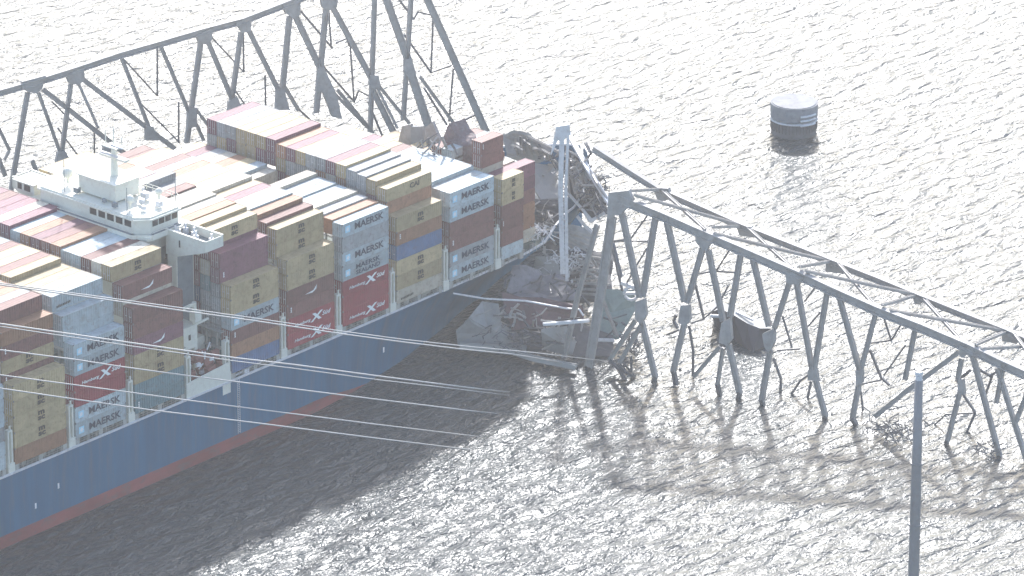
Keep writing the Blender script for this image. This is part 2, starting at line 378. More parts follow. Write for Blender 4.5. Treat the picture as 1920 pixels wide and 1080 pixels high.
for k, (x, y, s) in enumerate(((-81, 18, .5), (-78.5, 13.4, .45), (-75.5, 12.6, .6), (-80.6, 21, .4), (-74.5, 17, .7), (-72.4, 20, .5), (-80.4, 28, .6), (-76.5, 15.8, .5))):
    mb = MB(); mb.box((x, y, 42.5 + s * .8), (s * 1.4, s * 1.8, s * 1.6)); mb.build('roof_locker', M_shipg if k % 3 == 0 else M_pale, ro)
mb = MB()
for x, y, h in ((-82, 14, 5), (-71.8, 12.2, 4.4), (-81.5, 30, 6), (-72, 27, 5)): mb.tube([(x, y, 42.4), (x, y, 42.4 + h)], .07, 6)
mb.build('whip_aerial', M_shipg, ro)
# port side bridge gear: searchlight platform, dark openings
mb = MB(); mb.b2(-80.5, -76.5, 38.9, 43.5, 38.5, 40.4); mb.b2(-80.9, -76.1, 38.5, 43.9, 40.4, 40.55); mb.build('port_shelter', M_ship, nv)
for yy, ww in ((40.5, 1.5), (42.4, 1.0)): mb = MB(); mb.box((-80.55, yy, 39.5), (.08, ww, 1.1)); mb.build('window', M_glass, nv)
for o_ in (nv, wo, ro): o_.location.z += 2.2 if o_ != ro else 1.6
# side works by the tower foot
mb = MB(); mb.prism([(-82.4, .0, 12.9), (-71.4, .0, 12.9), (-71.4, .0, 16.8), (-82.4, .0, 16.0)], (0, 1, 0), .22)
mb.box((-72.4, .0, 12.3), (2.0, .24, 2.6)); mb.build('side_bulwark', M_ship, ship)
mb = MB(); mb.b2(-82.2, -76.6, 3.0, 9.0, 20.5, 24.6); mb.b2(-82.4, -76.4, 2.8, 9.2, 24.6, 24.8); mb.b2(-82, -72, 5.5, 10.5, HZ, 20.5)
bo = mb.build('boat_deck_house', M_ship, ship)
for xx in (-80.9, -78.3): mb = MB(); mb.box((xx, 2.96, 22.7), (.5, .08, 1.)); mb.build('porthole', M_glass, bo)
mb = MB(); mb.bar((-82, 3, 28.4), (-76.5, 3.2, 28.6), .45, .45); mb.bar((-82, 3, 28.4), (-79.6, 1.6, 29.6), .25, .25); mb.bar((-79.6, 1.6, 29.6), (-76.5, 3.2, 28.6), .25, .25)
mb.tube([(-76.6, 3.4, HZ), (-76.6, 3.4, 28.8)], [.55, .4], 8); mb.box((-76.5, 3.2, 26.2), (1.6, 1.4, 1.8)); mb.bar((-77, 3.2, 24.6), (-74.4, 2.2, 25.4), .3, .4)
mb.build('provision_crane', M_ship, ship)
for k in range(26):
    x = random.uniform(-81.5, -72.2); y = random.uniform(.9, 4.8); h = random.uniform(.6, 2.6)
    mb = MB(); mb.box((x, y, HZ + 1 + random.uniform(0, 5)), (random.uniform(.5, 2.), random.uniform(.4, 1.2), h), Matrix.Rotation(random.uniform(-.6, .6), 3, random.choice('XYZ'))); mb.build('deck_machinery', M_mach, ship)
for k in range(16):
    mb = MB(); p = Vector((random.uniform(-81.5, -72.2), random.uniform(.6, 3.), HZ + random.uniform(2.2, 7))); mb.tube([p, p + Vector((random.uniform(-1.5, 1.5), .2, random.uniform(-1, 1.6)))], .13, 6)
    if k < 6: mb.box(p, (.9, .5, .6))
    mb.build('mooring_pipe', M_pale, ship)
# a small light davit with a white life raft, on bay F's side deck
mb = MB(); mb.box((-66.4, .8, HZ + 2.2), (1.3, 1., 1.5)); mb.bar((-66.4, .8, HZ + 1.5), (-63.5, .5, HZ + .9), .3, .3); mb.bar((-70, .5, HZ + .5), (-62, .4, HZ + 1.2), .22, .3); mb.box((-67, .5, HZ + .1), (1.2, .8, 1.9))
mb.build('life_raft_davit', M_pale, ship)
# forecastle gear (mostly under the wreck)
mb = MB(); mb.b2(16, 40, 10, 38, HZ, 15.5); mb.build('forecastle_deck', M_shipg, ship)
mb = MB(); mb.tube([(20, 20, 15.5), (20, 20, 17.4)], 1.2, 12); mb.tube([(24, 14, 15.5), (24, 14, 17)], .9, 12); mb.tube([(24, 30, 15.5), (24, 30, 17)], .9, 12); mb.build('windlass', M_mach, ship)
# ------------------------------------------------------------------ containers
def txt(body, size, italic=0., weight=0.):
    cu = bpy.data.curves.new('t', 'FONT'); cu.body = body; cu.size = size; cu.extrude = .012; cu.offset = weight; cu.shear = italic
    cu.align_x = 'CENTER'; cu.align_y = 'CENTER'; cu.space_line = .72; cu.resolution_u = 2
    o = bpy.data.objects.new('t', cu); COL.objects.link(o); bpy.context.view_layer.update()
    me = bpy.data.meshes.new_from_object(o.evaluated_get(bpy.context.evaluated_depsgraph_get()))
    bpy.data.objects.remove(o); bpy.data.curves.remove(cu); me.name = 'lettering'; return me
def fit_mesh(me, w, h, x, z, y=-1.262):
    xs_ = [v.co.x for v in me.vertices]; ys_ = [v.co.y for v in me.vertices]
    sx = w / (max(xs_) - min(xs_)); sy = h / (max(ys_) - min(ys_)); cx = (max(xs_) + min(xs_)) / 2; cy = (max(ys_) + min(ys_)) / 2
    for v in me.vertices:
        a, b_, c = v.co; v.co = (x + (a - cx) * sx, y - c, z + (b_ - cy) * sy)
    return me
def withmat(me, m):
    me.materials.clear(); me.materials.append(m); return me
def star(w):
    mb = MB(); pts = []
    for k in range(14):
        r = w if k % 2 == 0 else w * .45; t = math.pi / 2 + math.pi * k / 7; pts.append((-4.75 + r * math.cos(t), -1.275, 1.4 + r * math.sin(t)))
    mb.prism(pts, (0, 1, 0), .02); return mb.mesh('star_emblem', M_white)
mb = MB(); mb.box((-4.75, -1.262, 1.4), (1.25, .02, 1.25)); SQ = mb.mesh('emblem_panel', M_sky); ST = star(.55)
T = {}
T['maersk'] = [withmat(fit_mesh(txt('MAERSK', 1.4, 0, .03), 7.6, 1.3, .95, 1.42), M_navy), SQ, ST]
T['sealand'] = [withmat(fit_mesh(txt('MAERSK', 1.4, 0, .03), 6.4, .92, .6, 1.95), M_navy), withmat(fit_mesh(txt('SEALAND', 1.4, 0, .03), 6.4, .82, .6, .82), M_navy), SQ, ST]
T['msc'] = [withmat(fit_mesh(txt('m\nsc', 1.4, 0, .07), 1.7, 1.75, .3, 1.42), M_lbrown)]
mb = MB()
for pts in ([(1.1, 2.15), (1.9, 2.15), (3.5, .7), (2.7, .7)], [(3.9, 2.25), (3.2, 2.25), (.6, .6), (1.2, .6)]): mb.prism([(x - .9, -1.262 - .004 * (pts[0][0] > 2), z) for x, z in pts], (0, 1, 0), .02)
HX = mb.mesh('flash_emblem', M_white)
T['hamburg'] = [withmat(fit_mesh(txt('Hamburg', 1.2, .25, .02), 4.2, .72, -2.3, 1.15), M_white), HX, withmat(fit_mesh(txt('Süd', 1.2, .25, .02), 2.2, .8, 3.9, 1.5), M_white)]
T['cai'] = [withmat(fit_mesh(txt('CAI', 1.4, 0, .04), 2.6, 1.0, 1.4, 1.5), M_lbrown)]
mb = MB(); mb.prism([(-1.6, -1.262, .9), (.6, -1.262, 1.15), (1.5, -1.262, 2.0), (1.3, -1.262, 1.2), (.3, -1.262, .75)], (0, 1, 0), .02); T['bird'] = [mb.mesh('bird_emblem', M_white)]
mb = MB()
for i in range(9): mb.box((-4.9 + i * .38, -1.262, .75 + i * .02), (.24, .02, .42))
T['small'] = [mb.mesh('small_lettering', M_lbrown)]
mb = MB()
for i in range(3): mb.box((-5.2, -1.262, 2.0 - i * .35), (.28, .02, .24))
T['code'] = [mb.mesh('code_marks', M_white)]
TW = {'maersk': 'dark capital lettering and a star square', 'sealand': 'two lines of dark lettering', 'msc': 'a dark monogram', 'hamburg': 'white script and crossed flash',
      'cai': 'three dark capitals', 'bird': 'a white bird mark', 'small': 'a small line of lettering', 'code': 'small white code marks'}
def container_mesh(L, H):
    W = 2.438; mb = MB(); x0, x1 = -L / 2 + .16, L / 2 - .16; per = .56; n = int((x1 - x0) / per); per = (x1 - x0) / n
    prof = []
    for i in range(n):
        a = x0 + i * per
        prof += [(a, 0), (a + per * .38, 0), (a + per * .5, .05), (a + per * .88, .05)]
    prof.append((x1, 0))
    for sg in (-1, 1):
        vs = [(x, sg * (W / 2 - .03 - d), z) for x, d in prof for z in (.18, H - .1)]
        mb.add(vs, [(2 * i, 2 * i + 2, 2 * i + 3, 2 * i + 1) for i in range(len(prof) - 1)])
    vs = [(x, y, H - .03 - d * .4) for x, d in prof for y in (-W / 2 + .06, W / 2 - .06)]
    mb.add(vs, [(2 * i, 2 * i + 2, 2 * i + 3, 2 * i + 1) for i in range(len(prof) - 1)])
    m2 = 6; pw = (W - .28) / m2; pr = []
    for i in range(m2):
        a = -W / 2 + .14 + i * pw; pr += [(a, 0), (a + pw * .4, 0), (a + pw * .5, .05), (a + pw * .9, .05)]
    pr.append((W / 2 - .14, 0))
    for sg in (-1, 1):
        vs = [(sg * (L / 2 - .04 - d), y, z) for y, d in pr for z in (.18, H - .1)]
        mb.add(vs, [(2 * i, 2 * i + 2, 2 * i + 3, 2 * i + 1) for i in range(len(pr) - 1)])
    mb.b2(-L / 2 + .05, L / 2 - .05, -W / 2 + .05, W / 2 - .05, .02, .16)
    for sy in (-1, 1):
        mb.box((0, sy * (W / 2 - .04), H - .07), (L - .3, .08, .12)); mb.box((0, sy * (W / 2 - .04), .11), (L - .3, .08, .16))
        for sx in (-1, 1): mb.box((sx * (L / 2 - .08), sy * (W / 2 - .07), H / 2), (.16, .14, H - .36))
    for sx in (-1, 1):
        mb.box((sx * (L / 2 - .05), 0, H - .08), (.1, W - .3, .14)); mb.box((sx * (L / 2 - .05), 0, .1), (.1, W - .3, .18))
    for sx in (-1, 1):
        for sy in (-1, 1):
            for z in (.09, H - .08): mb.box((sx * (L / 2 - .09), sy * (W / 2 - .08), z), (.185, .17, .16), None, 1)
    body = mb.mesh('shipping_container', [CC['tan'], M_cast])
    mb = MB()
    for y in (-.75, -.28, .28, .75): mb.bar((-L / 2 - .03, y, .2), (-L / 2 - .03, y, H - .15), .05, .05, (1, 0, 0))
    for y in (-.5, .5): mb.box((-L / 2 - .03, y, 1.2), (.05, .4, .06))
    bars = mb.mesh('locking_bars', M_pale)
    return body, bars
STD, HC = 2.591, 2.896
CM = {(L, h): container_mesh(L, h) for L in (12.19, 6.06) for h in (STD, HC)}
# row target heights per bay: 0 = nearest the camera
HT = {
 'A': [30.2, 30.0, 36.3, 29.2, 29.4, 32.8, 32.8, 30, 30, 29, 29, 27, 27, 27, 27, 24, 24, 21, 21],
 'B': [31.7, 31.7] + [32.2] * 9 + [32.3] * 4 + [30.5] * 4,
 'C': [31.3, 35.9, 37.0, 37.3, 37.6] + [38.0] * 7 + [38.6] * 7,
 'D': [34.0, 34.4, 34.9, 35.2, 35.2, 35.3, 35.3, 36.0, 31.2, 31.2, 31.1, 34.2, 34.7, 34.7, 34.8, 34.8, 34.8, 34.8, 34.8],
 'E': [31.4, 36.5, 37.2, 38.1, 38.2, 38.2, 38.3, 38.3, 38.9, 38.9, 38.9, 38.9, 38.9, 38.9, 39, 39, 39, 38, 38],
 'F': [30.8, 36.4, 39.9, 40.4, 40.7, 40.7, 40.8, 40.8, 41.2, 41.2, 42.6, 41.2, 41.2, 41.2, 41.2, 41, 41, 41, 41],
 'G': [34.2, 37.6] + [40.5] * 5 + [40.8] * 5 + [41.6] * 7,
 'H': [32.0, 36.2] + [39.4] * 4 + [40.1] * 13,
 'I': [28.9, 37.8, 40.5] + [40.3] * 6 + [39.8] * 10,
 'J': [30.0, 36., 39.4] + [39.6] * 16}
NEAR = {
 'A': [('tan', 'msc'), ('tan', 'msc'), ('brown', ''), ('brown', 'code'), ('brown', ''), ('pale', '')],
 'B': [('pale', 'maersk'), ('pale', 'maersk'), ('brown', ''), ('brown', 'code'), ('grey', 'maersk'), ('pale', 'maersk')],
 'C': [('tan', 'msc'), ('rust', 'code'), ('blue', ''), ('tan', 'msc'), ('tan', 'msc'), ('beige', 'small')],
 'D': [('pale', 'maersk'), ('grey', ''), ('pale', 'maersk'), ('pale', 'sealand'), ('red', 'hamburg'), ('red', ''), ('red', 'hamburg')],
 'E': [('tan', 'msc'), ('tan', 'msc'), ('brown', 'bird'), ('brown', 'code'), ('red', 'hamburg'), ('red', 'hamburg')],
 'F': [('tan', 'msc'), ('tan', 'msc'), ('pale', 'maersk'), ('brown', 'code'), ('rust', ''), ('blue', '')],
 'G': [('brown', ''), ('brown', ''), ('maroon', 'bird'), ('tan', 'msc'), ('tan', 'msc'), ('teal', ''), ('teal', 'code')],
 'H': [('pale', 'maersk'), ('pale', 'maersk'), ('red', 'hamburg'), ('red', ''), ('pale', 'maersk'), ('pale', 'maersk')],
 'I': [('tan', 'msc'), ('tan', 'msc'), ('tan', 'msc'), ('tan', 'msc'), ('rust', '')],
 'J': [('pale', ''), ('pale', 'maersk'), ('pale', ''), ('grey', ''), ('pale', ''), ('pale', '')]}
R1 = {'A': [('maroon', 'small'), ('maroon', ''), ('brown', ''), ('rust', ''), ('rust', '')], 'B': [('pale', ''), ('brown', '')], 'C': [('tan', 'cai'), ('rust', '')],
      'E': [('tan', 'msc'), ('tan', 'msc')], 'F': [('maroon', ''), ('maroon', 'code')], 'G': [('brown', 'bird')], 'H': [('pale', ''), ('pale', 'small')], 'I': [('rust', ''), ('brown', 'code'), ('tan', 'msc')]}
R2 = {'A': [('brown', 'code'), ('brown', ''), ('beige', ''), ('beige', '')], 'C': [('tan', 'small')], 'F': [('tan', 'msc'), ('maroon', '')], 'G': [('tan', 'msc')], 'H': [('pale', 'small')], 'I': [('brown', '')], 'E': [('brown', '')]}
R5 = {'A': [('pale', 'small'), ('maroon', '')]}
POOL = ['tan'] * 6 + ['pale'] * 3 + ['maroon'] * 2 + ['brown'] * 2 + ['beige'] * 5 + ['rust'] * 3 + ['grey']
ENDPOOL = {'C': ['tan', 'grey', 'grey', 'maroon', 'maroon', 'rust', 'grey', 'tan', 'beige']}
WHITE = {'B': [2, 3, 4, 5, 6, 7], 'D': [3, 4, 5, 6]}
def stack(H):
    d = H - BASE; best = None
    for n in range(2, 11):
        for hc in range(n + 1):
            t = hc * HC + (n - hc) * STD + .012 * n; e = abs(t - d) + .02 * abs(hc - n * .6)
            if best is None or e < best[0]: best = (e, n, hc)
    n, hc = best[1:]; hs = [HC] * hc + [STD] * (n - hc); random.shuffle(hs); return hs
BW = {'F': 'first bay ahead of white tower', 'E': 'second bay ahead of white tower', 'D': 'third bay ahead of white tower', 'C': 'fourth bay ahead of white tower',
      'B': 'fifth bay ahead of white tower', 'A': 'foremost bay beside the wreck', 'G': 'first bay behind white tower', 'H': 'second bay behind white tower',
      'I': 'third bay behind white tower', 'J': 'fourth bay behind white tower'}
ORD = ['', 'second', 'third', 'fourth', 'fifth', 'sixth', 'seventh', 'eighth', 'ninth', 'tenth', 'eleventh', 'twelfth', 'thirteenth', 'fourteenth', 'fifteenth', 'sixteenth', 'seventeenth', 'eighteenth', 'nineteenth']
def inframe(p, m=70):
    d = Vector(p) - CP; z = d.dot(CF); x = 960 + FPX * d.dot(CR) / z; y = 540 - FPX * d.dot(CU) / z
    return -m < x < 1920 + m and -m < y < 1080 + m
STK = {}; rng = random.Random(5)
for k in HT:
    for r in range(19):
        hs = stack(HT[k][r]); z = BASE; out = []
        for h in hs: out.append((z, h)); z += h + .012
        STK[k, r] = out
top = lambda k, r: STK[k, r][-1][0] + STK[k, r][-1][1]
AFT = {'A': 'B', 'B': 'C', 'C': 'D', 'D': 'E', 'E': 'F', 'G': 'H', 'H': 'I', 'I': 'J'}
ncon = 0
def hidden_behind(k, r, zt, x):
    if k == 'F' and 2 < r < 15 and False: return True
    return False
for k in HT:
    for r in range(19):
        st = STK[k, r]; n = len(st); L = 6.06 if (k == 'A' and r in (0, 2)) else 12.19
        for i, (z, h) in enumerate(st):
            t = n - 1 - i
            colr, mk = None, ''
            for rr, tab in ((0, NEAR), (1, R1), (2, R2), (5, R5)):
                if r == rr and k in tab and t < len(tab[k]): colr, mk = tab[k][t]
            if colr is None:
                colr = rng.choice(ENDPOOL.get(k, POOL)); mk = rng.choice(['', 'code', '']) if r < 4 else ''
                if k in WHITE and r in WHITE[k]: colr = rng.choice(['beige', 'pale', 'pale'])
                if k == 'F' and r == 10: colr = 'grey'
                if k == 'F' and 0 < r < 5 and t > 2: colr = rng.choice(['blue', 'teal', 'grey', 'maroon'])
            zt = z + h
            near = r == 0 or zt > top(k, r - 1) + .35
            aft = (AFT.get(k) is not None and zt > top(AFT[k], r) - (5.5 if k == 'C' and 7 < r < 12 else 1.0)) or (k == 'F' and r < 5)
            if k == 'A' and r in (1, 3): near = True
            if not (near or t == 0 or aft): continue
            xc = BAYX[k] + L / 2; yc = 1.22 + 2.5 * r
            if not (inframe((xc + L / 2, yc, zt)) or inframe((xc + L / 2, yc, z))): continue
            if k == 'A' and t > 0 and r > 6: continue
            body, bars = CM[L, h]
            o = bpy.data.objects.new('shipping_container', body); COL.objects.link(o)
            o.location = (xc + rng.uniform(-.03, .03), yc + rng.uniform(-.012, .012), z)
            o.material_slots[0].link = 'OBJECT'; o.material_slots[0].material = CC[colr]
            if near or aft:
                c = bpy.data.objects.new('locking_bars', bars); COL.objects.link(c); c.parent = o
            if mk and near:
                for me in T[mk]:
                    c = bpy.data.objects.new(me.name, me); COL.objects.link(c); c.parent = o
                    if L < 7: c.scale = (.55, 1, .9) if mk == 'msc' else (.5, 1, 1)
            if r == 0:
                where = ('topmost' if t == 0 else ORD[t] + ' from top') + ' at the near edge, ' + BW[k]
            elif t == 0: where = 'topmost, ' + ORD[r] + ' row inward, ' + BW[k]
            else: where = ORD[t] + ' down, ' + ORD[r] + ' row inward, ' + BW[k]
            tag(o, CWORD[colr] + ' container, ' + where, 'shipping container', 'containers stacked on the ship deck')
            ncon += 1
print('CONTAINERS', ncon)
# ------------------------------------------------------------------ bridge wreck, right of the bow
PN = vplane((-6, 0, 0), (-6 + .22 * 100, -100, 0))
if PN[1].dot(CF) > 0: PN = (PN[0], -PN[1])
nrm = PN[1]
PF = (PN[0] - nrm * 15.0, nrm)
PM = (PN[0] - nrm * 7.0, nrm)
def px(w_, p=None): return w_ / 10.4
def truss(root, plane, items, mat_, name, t=.8):
    for it in items:
        w_, pts = it[0], it[1:]
        mb = MB(); q = [atP(x, y, plane) for x, y in pts]
        for a, b_ in zip(q, q[1:]): mb.ibar(a, b_, px(w_), t, plane[1]) if w_ >= 6 else mb.bar(a, b_, px(w_), px(w_), plane[1])
        mb.build(name, mat_, root)
def gussets(root, plane, polys, mat_, th=1.1):
    for pl in polys:
        cx_ = sum(p[0] for p in pl) / len(pl); cy_ = sum(p[1] for p in pl) / len(pl); k_ = .8 if cy_ > 540 else 1.
        pl = [(cx_ + (x - cx_) * k_, cy_ + (y - cy_) * k_) for x, y in pl]
        mb = MB(); mb.prism([atP(x, y, plane) for x, y in pl], plane[1], th); mb.build('gusset_plate', mat_, root)
def chord(root, plane, pts, w_, mat_, name='top_chord', t=1.2):
    q = [atP(x, y, plane) for x, y in pts]
    for a, b_ in zip(q, q[1:]):
        mb = MB(); mb.ibar(a, b_, px(w_), t, plane[1]); mb.build(name, mat_, root)
rt = empty('collapsed_bridge_truss', atP(1450, 720, PN), 'long grey steel truss standing in the water right of the ship, sloping down rightwards', 'bridge wreck')
chord(rt, PN, [(1160, 372), (1240, 404), (1322, 440), (1402, 474), (1490, 512), (1568, 548), (1645, 582), (1725, 613), (1812, 650), (1870, 678), (1945, 712)], 17, M_steel)
chord(rt, PF, [(1113, 278), (1170, 315), (1232, 354), (1310, 388), (1391, 424), (1475, 457), (1558, 490), (1640, 522), (1718, 554), (1800, 587), (1886, 621), (1950, 650)], 12, M_steel)
gussets(rt, PN, [
 [(1143, 360), (1180, 356), (1192, 382), (1174, 392), (1166, 402), (1157, 402), (1140, 412)],
 [(1305, 428), (1342, 442), (1330, 462), (1327, 470), (1318, 466), (1306, 452)],
 [(1474, 503), (1508, 518), (1498, 536), (1493, 532), (1484, 532), (1476, 528)],
 [(1797, 640), (1832, 656), (1824, 670), (1816, 664), (1806, 672), (1798, 668)],
 [(1190, 560), (1212, 553), (1216, 592), (1204, 612), (1190, 600)],
 [(1276, 566), (1296, 566), (1298, 602), (1286, 616), (1270, 606)],
 [(1352, 600), (1372, 588), (1376, 638), (1366, 652), (1346, 645)],
 [(1428, 622), (1456, 608), (1456, 642), (1443, 668), (1432, 650)],
 [(1514, 690), (1534, 688), (1538, 716), (1514, 714)],
 [(1604, 690), (1620, 690), (1620, 720), (1606, 726)],
 [(1796, 708), (1808, 706), (1812, 742), (1796, 740)]], M_steel, .9)
gussets(rt, PF, [[(1226, 350), (1254, 352), (1262, 372), (1236, 378)], [(1382, 420), (1410, 424), (1416, 444), (1388, 440)], [(1550, 488), (1574, 490), (1584, 512), (1550, 508)],
 [(1710, 552), (1734, 556), (1728, 572), (1716, 570)], [(1876, 618), (1902, 622), (1912, 646), (1878, 640)]], M_steel, .9)
truss(rt, PN, [
 (17, (1148, 405), (1128, 540), (1104, 688)), (11, (1166, 400), (1200, 558)), (10, (1200, 590), (1229, 708)), (11, (1230, 402), (1205, 556)),
 (8, (1192, 600), (1143, 676)), (7, (1204, 606), (1161, 682)), (11, (1248, 404), (1284, 566)), (10, (1318, 464), (1288, 568)),
 (10, (1283, 608), (1262, 698)), (10, (1328, 468), (1356, 602)), (10, (1390, 470), (1369, 594)), (10, (1366, 645), (1387, 738)),
 (7, (1350, 650), (1301, 706)), (6, (1356, 652), (1345, 722)), (10, (1410, 478), (1442, 612)), (9, (1480, 530), (1452, 616)),
 (10, (1444, 655), (1428, 752)), (9, (1494, 532), (1523, 694)), (9, (1552, 542), (1527, 690)), (9, (1530, 714), (1548, 782)),
 (9, (1571, 548), (1612, 694)), (8, (1643, 584), (1614, 694)), (9, (1611, 718), (1598, 786)), (8, (1717, 612), (1697, 712)),
 (9, (1798, 660), (1700, 733), (1640, 782)), (8, (1803, 672), (1796, 712)), (8, (1800, 735), (1776, 828)), (9, (1824, 668), (1876, 862)),
 (7, (1882, 682), (1868, 756)), (9, (1120, 420), (1082, 560), (1058, 672)), (8, (1870, 690), (1930, 880)), (8, (1935, 715), (1905, 790))], M_steel, 'diagonal')
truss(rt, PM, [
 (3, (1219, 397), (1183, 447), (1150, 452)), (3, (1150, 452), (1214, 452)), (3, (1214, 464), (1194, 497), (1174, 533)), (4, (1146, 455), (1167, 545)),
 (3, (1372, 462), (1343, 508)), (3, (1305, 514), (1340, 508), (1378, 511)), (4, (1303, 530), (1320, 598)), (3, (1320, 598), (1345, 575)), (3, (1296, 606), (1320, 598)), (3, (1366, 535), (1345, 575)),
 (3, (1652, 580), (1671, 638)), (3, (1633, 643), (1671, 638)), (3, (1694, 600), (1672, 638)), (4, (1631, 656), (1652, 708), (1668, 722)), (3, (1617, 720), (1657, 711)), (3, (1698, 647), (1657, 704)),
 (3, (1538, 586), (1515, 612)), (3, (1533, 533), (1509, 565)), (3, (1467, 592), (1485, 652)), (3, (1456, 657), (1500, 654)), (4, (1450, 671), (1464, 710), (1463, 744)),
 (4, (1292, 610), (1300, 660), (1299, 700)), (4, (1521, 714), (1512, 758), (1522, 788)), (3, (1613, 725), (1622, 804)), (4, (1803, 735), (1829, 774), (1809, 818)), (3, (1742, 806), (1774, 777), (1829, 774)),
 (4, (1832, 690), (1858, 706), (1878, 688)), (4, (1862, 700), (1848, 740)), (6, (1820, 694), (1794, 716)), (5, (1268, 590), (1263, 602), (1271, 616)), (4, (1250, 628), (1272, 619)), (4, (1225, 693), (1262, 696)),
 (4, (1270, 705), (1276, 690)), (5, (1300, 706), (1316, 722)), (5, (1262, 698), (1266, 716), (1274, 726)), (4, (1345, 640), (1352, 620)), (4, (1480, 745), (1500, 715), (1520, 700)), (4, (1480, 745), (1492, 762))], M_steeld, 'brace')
# wet ends, bent where they enter the water
truss(rt, PN, [(8, (1387, 736), (1382, 760)), (8, (1428, 750), (1434, 772)), (8, (1547, 780), (1543, 800)), (8, (1598, 784), (1610, 806)), (8, (1229, 706), (1222, 726)), (7, (1345, 720), (1350, 742)),
 (8, (1263, 696), (1268, 722)), (7, (1776, 826), (1772, 842)), (9, (1876, 860), (1868, 880))], M_steeld, 'broken_end')
# lateral bracing between the two top chords
N_ = lambda x, y: atP(x, y, PN); F_ = lambda x, y: atP(x, y, PF)
for wd, a, b_ in [(5, N_(1178, 358), F_(1236, 355)), (5, F_(1240, 356), N_(1322, 430)), (6, N_(1190, 366), F_(1388, 422)), (4, N_(1336, 426), F_(1388, 424)), (5, F_(1400, 426), N_(1486, 503)),
  (6, N_(1340, 438), F_(1556, 490)), (5, N_(1500, 500), F_(1556, 490)), (5, F_(1570, 492), N_(1640, 574)), (6, N_(1510, 508), F_(1716, 552)), (5, N_(1655, 572), F_(1716, 554)),
  (5, F_(1730, 558), N_(1805, 642)), (6, N_(1668, 582), F_(1884, 620)), (5, N_(1830, 646), F_(1886, 622)), (5, F_(1900, 624), N_(1960, 706)), (5, N_(1840, 654), F_(1945, 648))]:
    mb = MB(); mb.ibar(a, b_, px(wd) * 1.15, .5, (0, 0, 1)) ; mb.build('lateral_brace', M_steel, rt)
# ------------------------------------------------------------------ bridge wreck behind the ship
PL = vplane((-38, 93, 0), (56.5, 53, 0))
if PL[1].dot(CF) > 0: PL = (PL[0], -PL[1])
PLB = (PL[0] - PL[1] * 9.0, PL[1])
lt = empty('fallen_bridge_span', atP(300, 420, PL), 'tall grey steel truss rising behind the ship, its arched chord climbing to the upper edge', 'bridge wreck')
chord(lt, PL, [(-60, 190), (0, 173), (67, 154), (140, 131), (227, 102), (298, 82), (380, 58), (457, 38), (545, 4), (612, -22), (700, -60), (760, -90), (800, -110)], 13, M_steel)
gussets(lt, PL, [
 [(40, 152), (85, 140), (78, 165), (68, 174), (52, 172), (40, 165)], [(122, 140), (155, 125), (158, 148), (146, 158), (128, 155)],
 [(366, 66), (398, 50), (396, 74), (386, 82), (372, 80)], [(440, 42), (470, 28), (469, 58), (452, 60)], [(528, 6), (562, -4), (562, 26), (550, 34), (534, 24)], [(598, -6), (634, -10), (630, 12), (616, 18), (604, 14)],
 [(107, 285), (120, 280), (130, 298), (136, 306), (124, 318), (112, 322), (104, 304)], [(192, 272), (214, 275), (210, 292), (194, 290)], [(272, 235), (286, 236), (296, 262), (272, 262)],
 [(352, 200), (368, 200), (368, 236), (350, 240)], [(428, 190), (442, 178), (456, 208), (426, 216)], [(518, 165), (532, 168), (542, 205), (516, 205)],
 [(596, 125), (606, 125), (630, 176), (640, 222), (622, 218), (604, 172), (592, 172)], [(692, 140), (708, 140), (712, 158), (702, 168), (692, 160)], [(758, 110), (770, 108), (778, 135), (764, 145), (757, 135)]], M_steel, .9)
truss(lt, PL, [
 (9, (52, 173), (30, 300), (20, 360)), (6, (-10, 225), (18, 282)), (5, (18, 282), (8, 300)), (10, (80, 167), (233, 287), (262, 310)), (6, (72, 173), (112, 284)), (8, (133, 157), (116, 284)),
 (5, (148, 158), (184, 240)), (10, (157, 150), (328, 279)), (7, (228, 108), (279, 238)), (7, (302, 88), (355, 212)), (10, (377, 75), (350, 268)), (9, (390, 78), (437, 190)),
 (9, (452, 60), (431, 215)), (6, (365, 202), (408, 258)), (6, (368, 232), (382, 264)), (9, (467, 58), (525, 175)), (11, (543, 30), (526, 205)), (12, (554, 30), (604, 136)),
 (7, (532, 160), (560, 207)), (11, (612, 12), (593, 212)), (11, (624, 14), (698, 150)), (6, (624, 172), (690, 240)), (7, (632, 168), (700, 250)), (9, (703, -20), (694, 248)),
 (15, (716, -25), (767, 117)), (9, (772, -20), (756, 225)), (17, (768, 130), (808, 250), (820, 285)), (14, (792, -22), (912, 248)), (6, (787, 143), (850, 230)), (12, (697, 165), (748, 268)), (6, (708, 158), (768, 232)), (5, (700, 150), (745, 240)),
 (8, (60, 300), (90, 380)), (8, (-40, 200), (10, 330))], M_steel, 'diagonal', .7)
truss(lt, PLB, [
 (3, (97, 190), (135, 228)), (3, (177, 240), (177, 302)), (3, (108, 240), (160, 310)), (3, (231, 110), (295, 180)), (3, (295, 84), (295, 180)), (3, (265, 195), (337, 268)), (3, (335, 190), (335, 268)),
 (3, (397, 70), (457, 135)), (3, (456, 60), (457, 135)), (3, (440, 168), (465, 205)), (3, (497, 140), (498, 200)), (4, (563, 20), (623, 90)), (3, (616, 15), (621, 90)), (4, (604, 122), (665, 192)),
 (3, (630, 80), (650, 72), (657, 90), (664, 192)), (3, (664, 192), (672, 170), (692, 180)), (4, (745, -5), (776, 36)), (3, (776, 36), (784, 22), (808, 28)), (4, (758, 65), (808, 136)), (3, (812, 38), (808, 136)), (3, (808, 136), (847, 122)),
 (4, (795, 165), (838, 234)), (3, (850, 128), (842, 228)), (4, (690, 190), (718, 258)), (4, (842, 232), (868, 226), (893, 214)), (4, (560, 205), (590, 232)), (4, (125, 300), (150, 320))], M_steeld, 'brace')
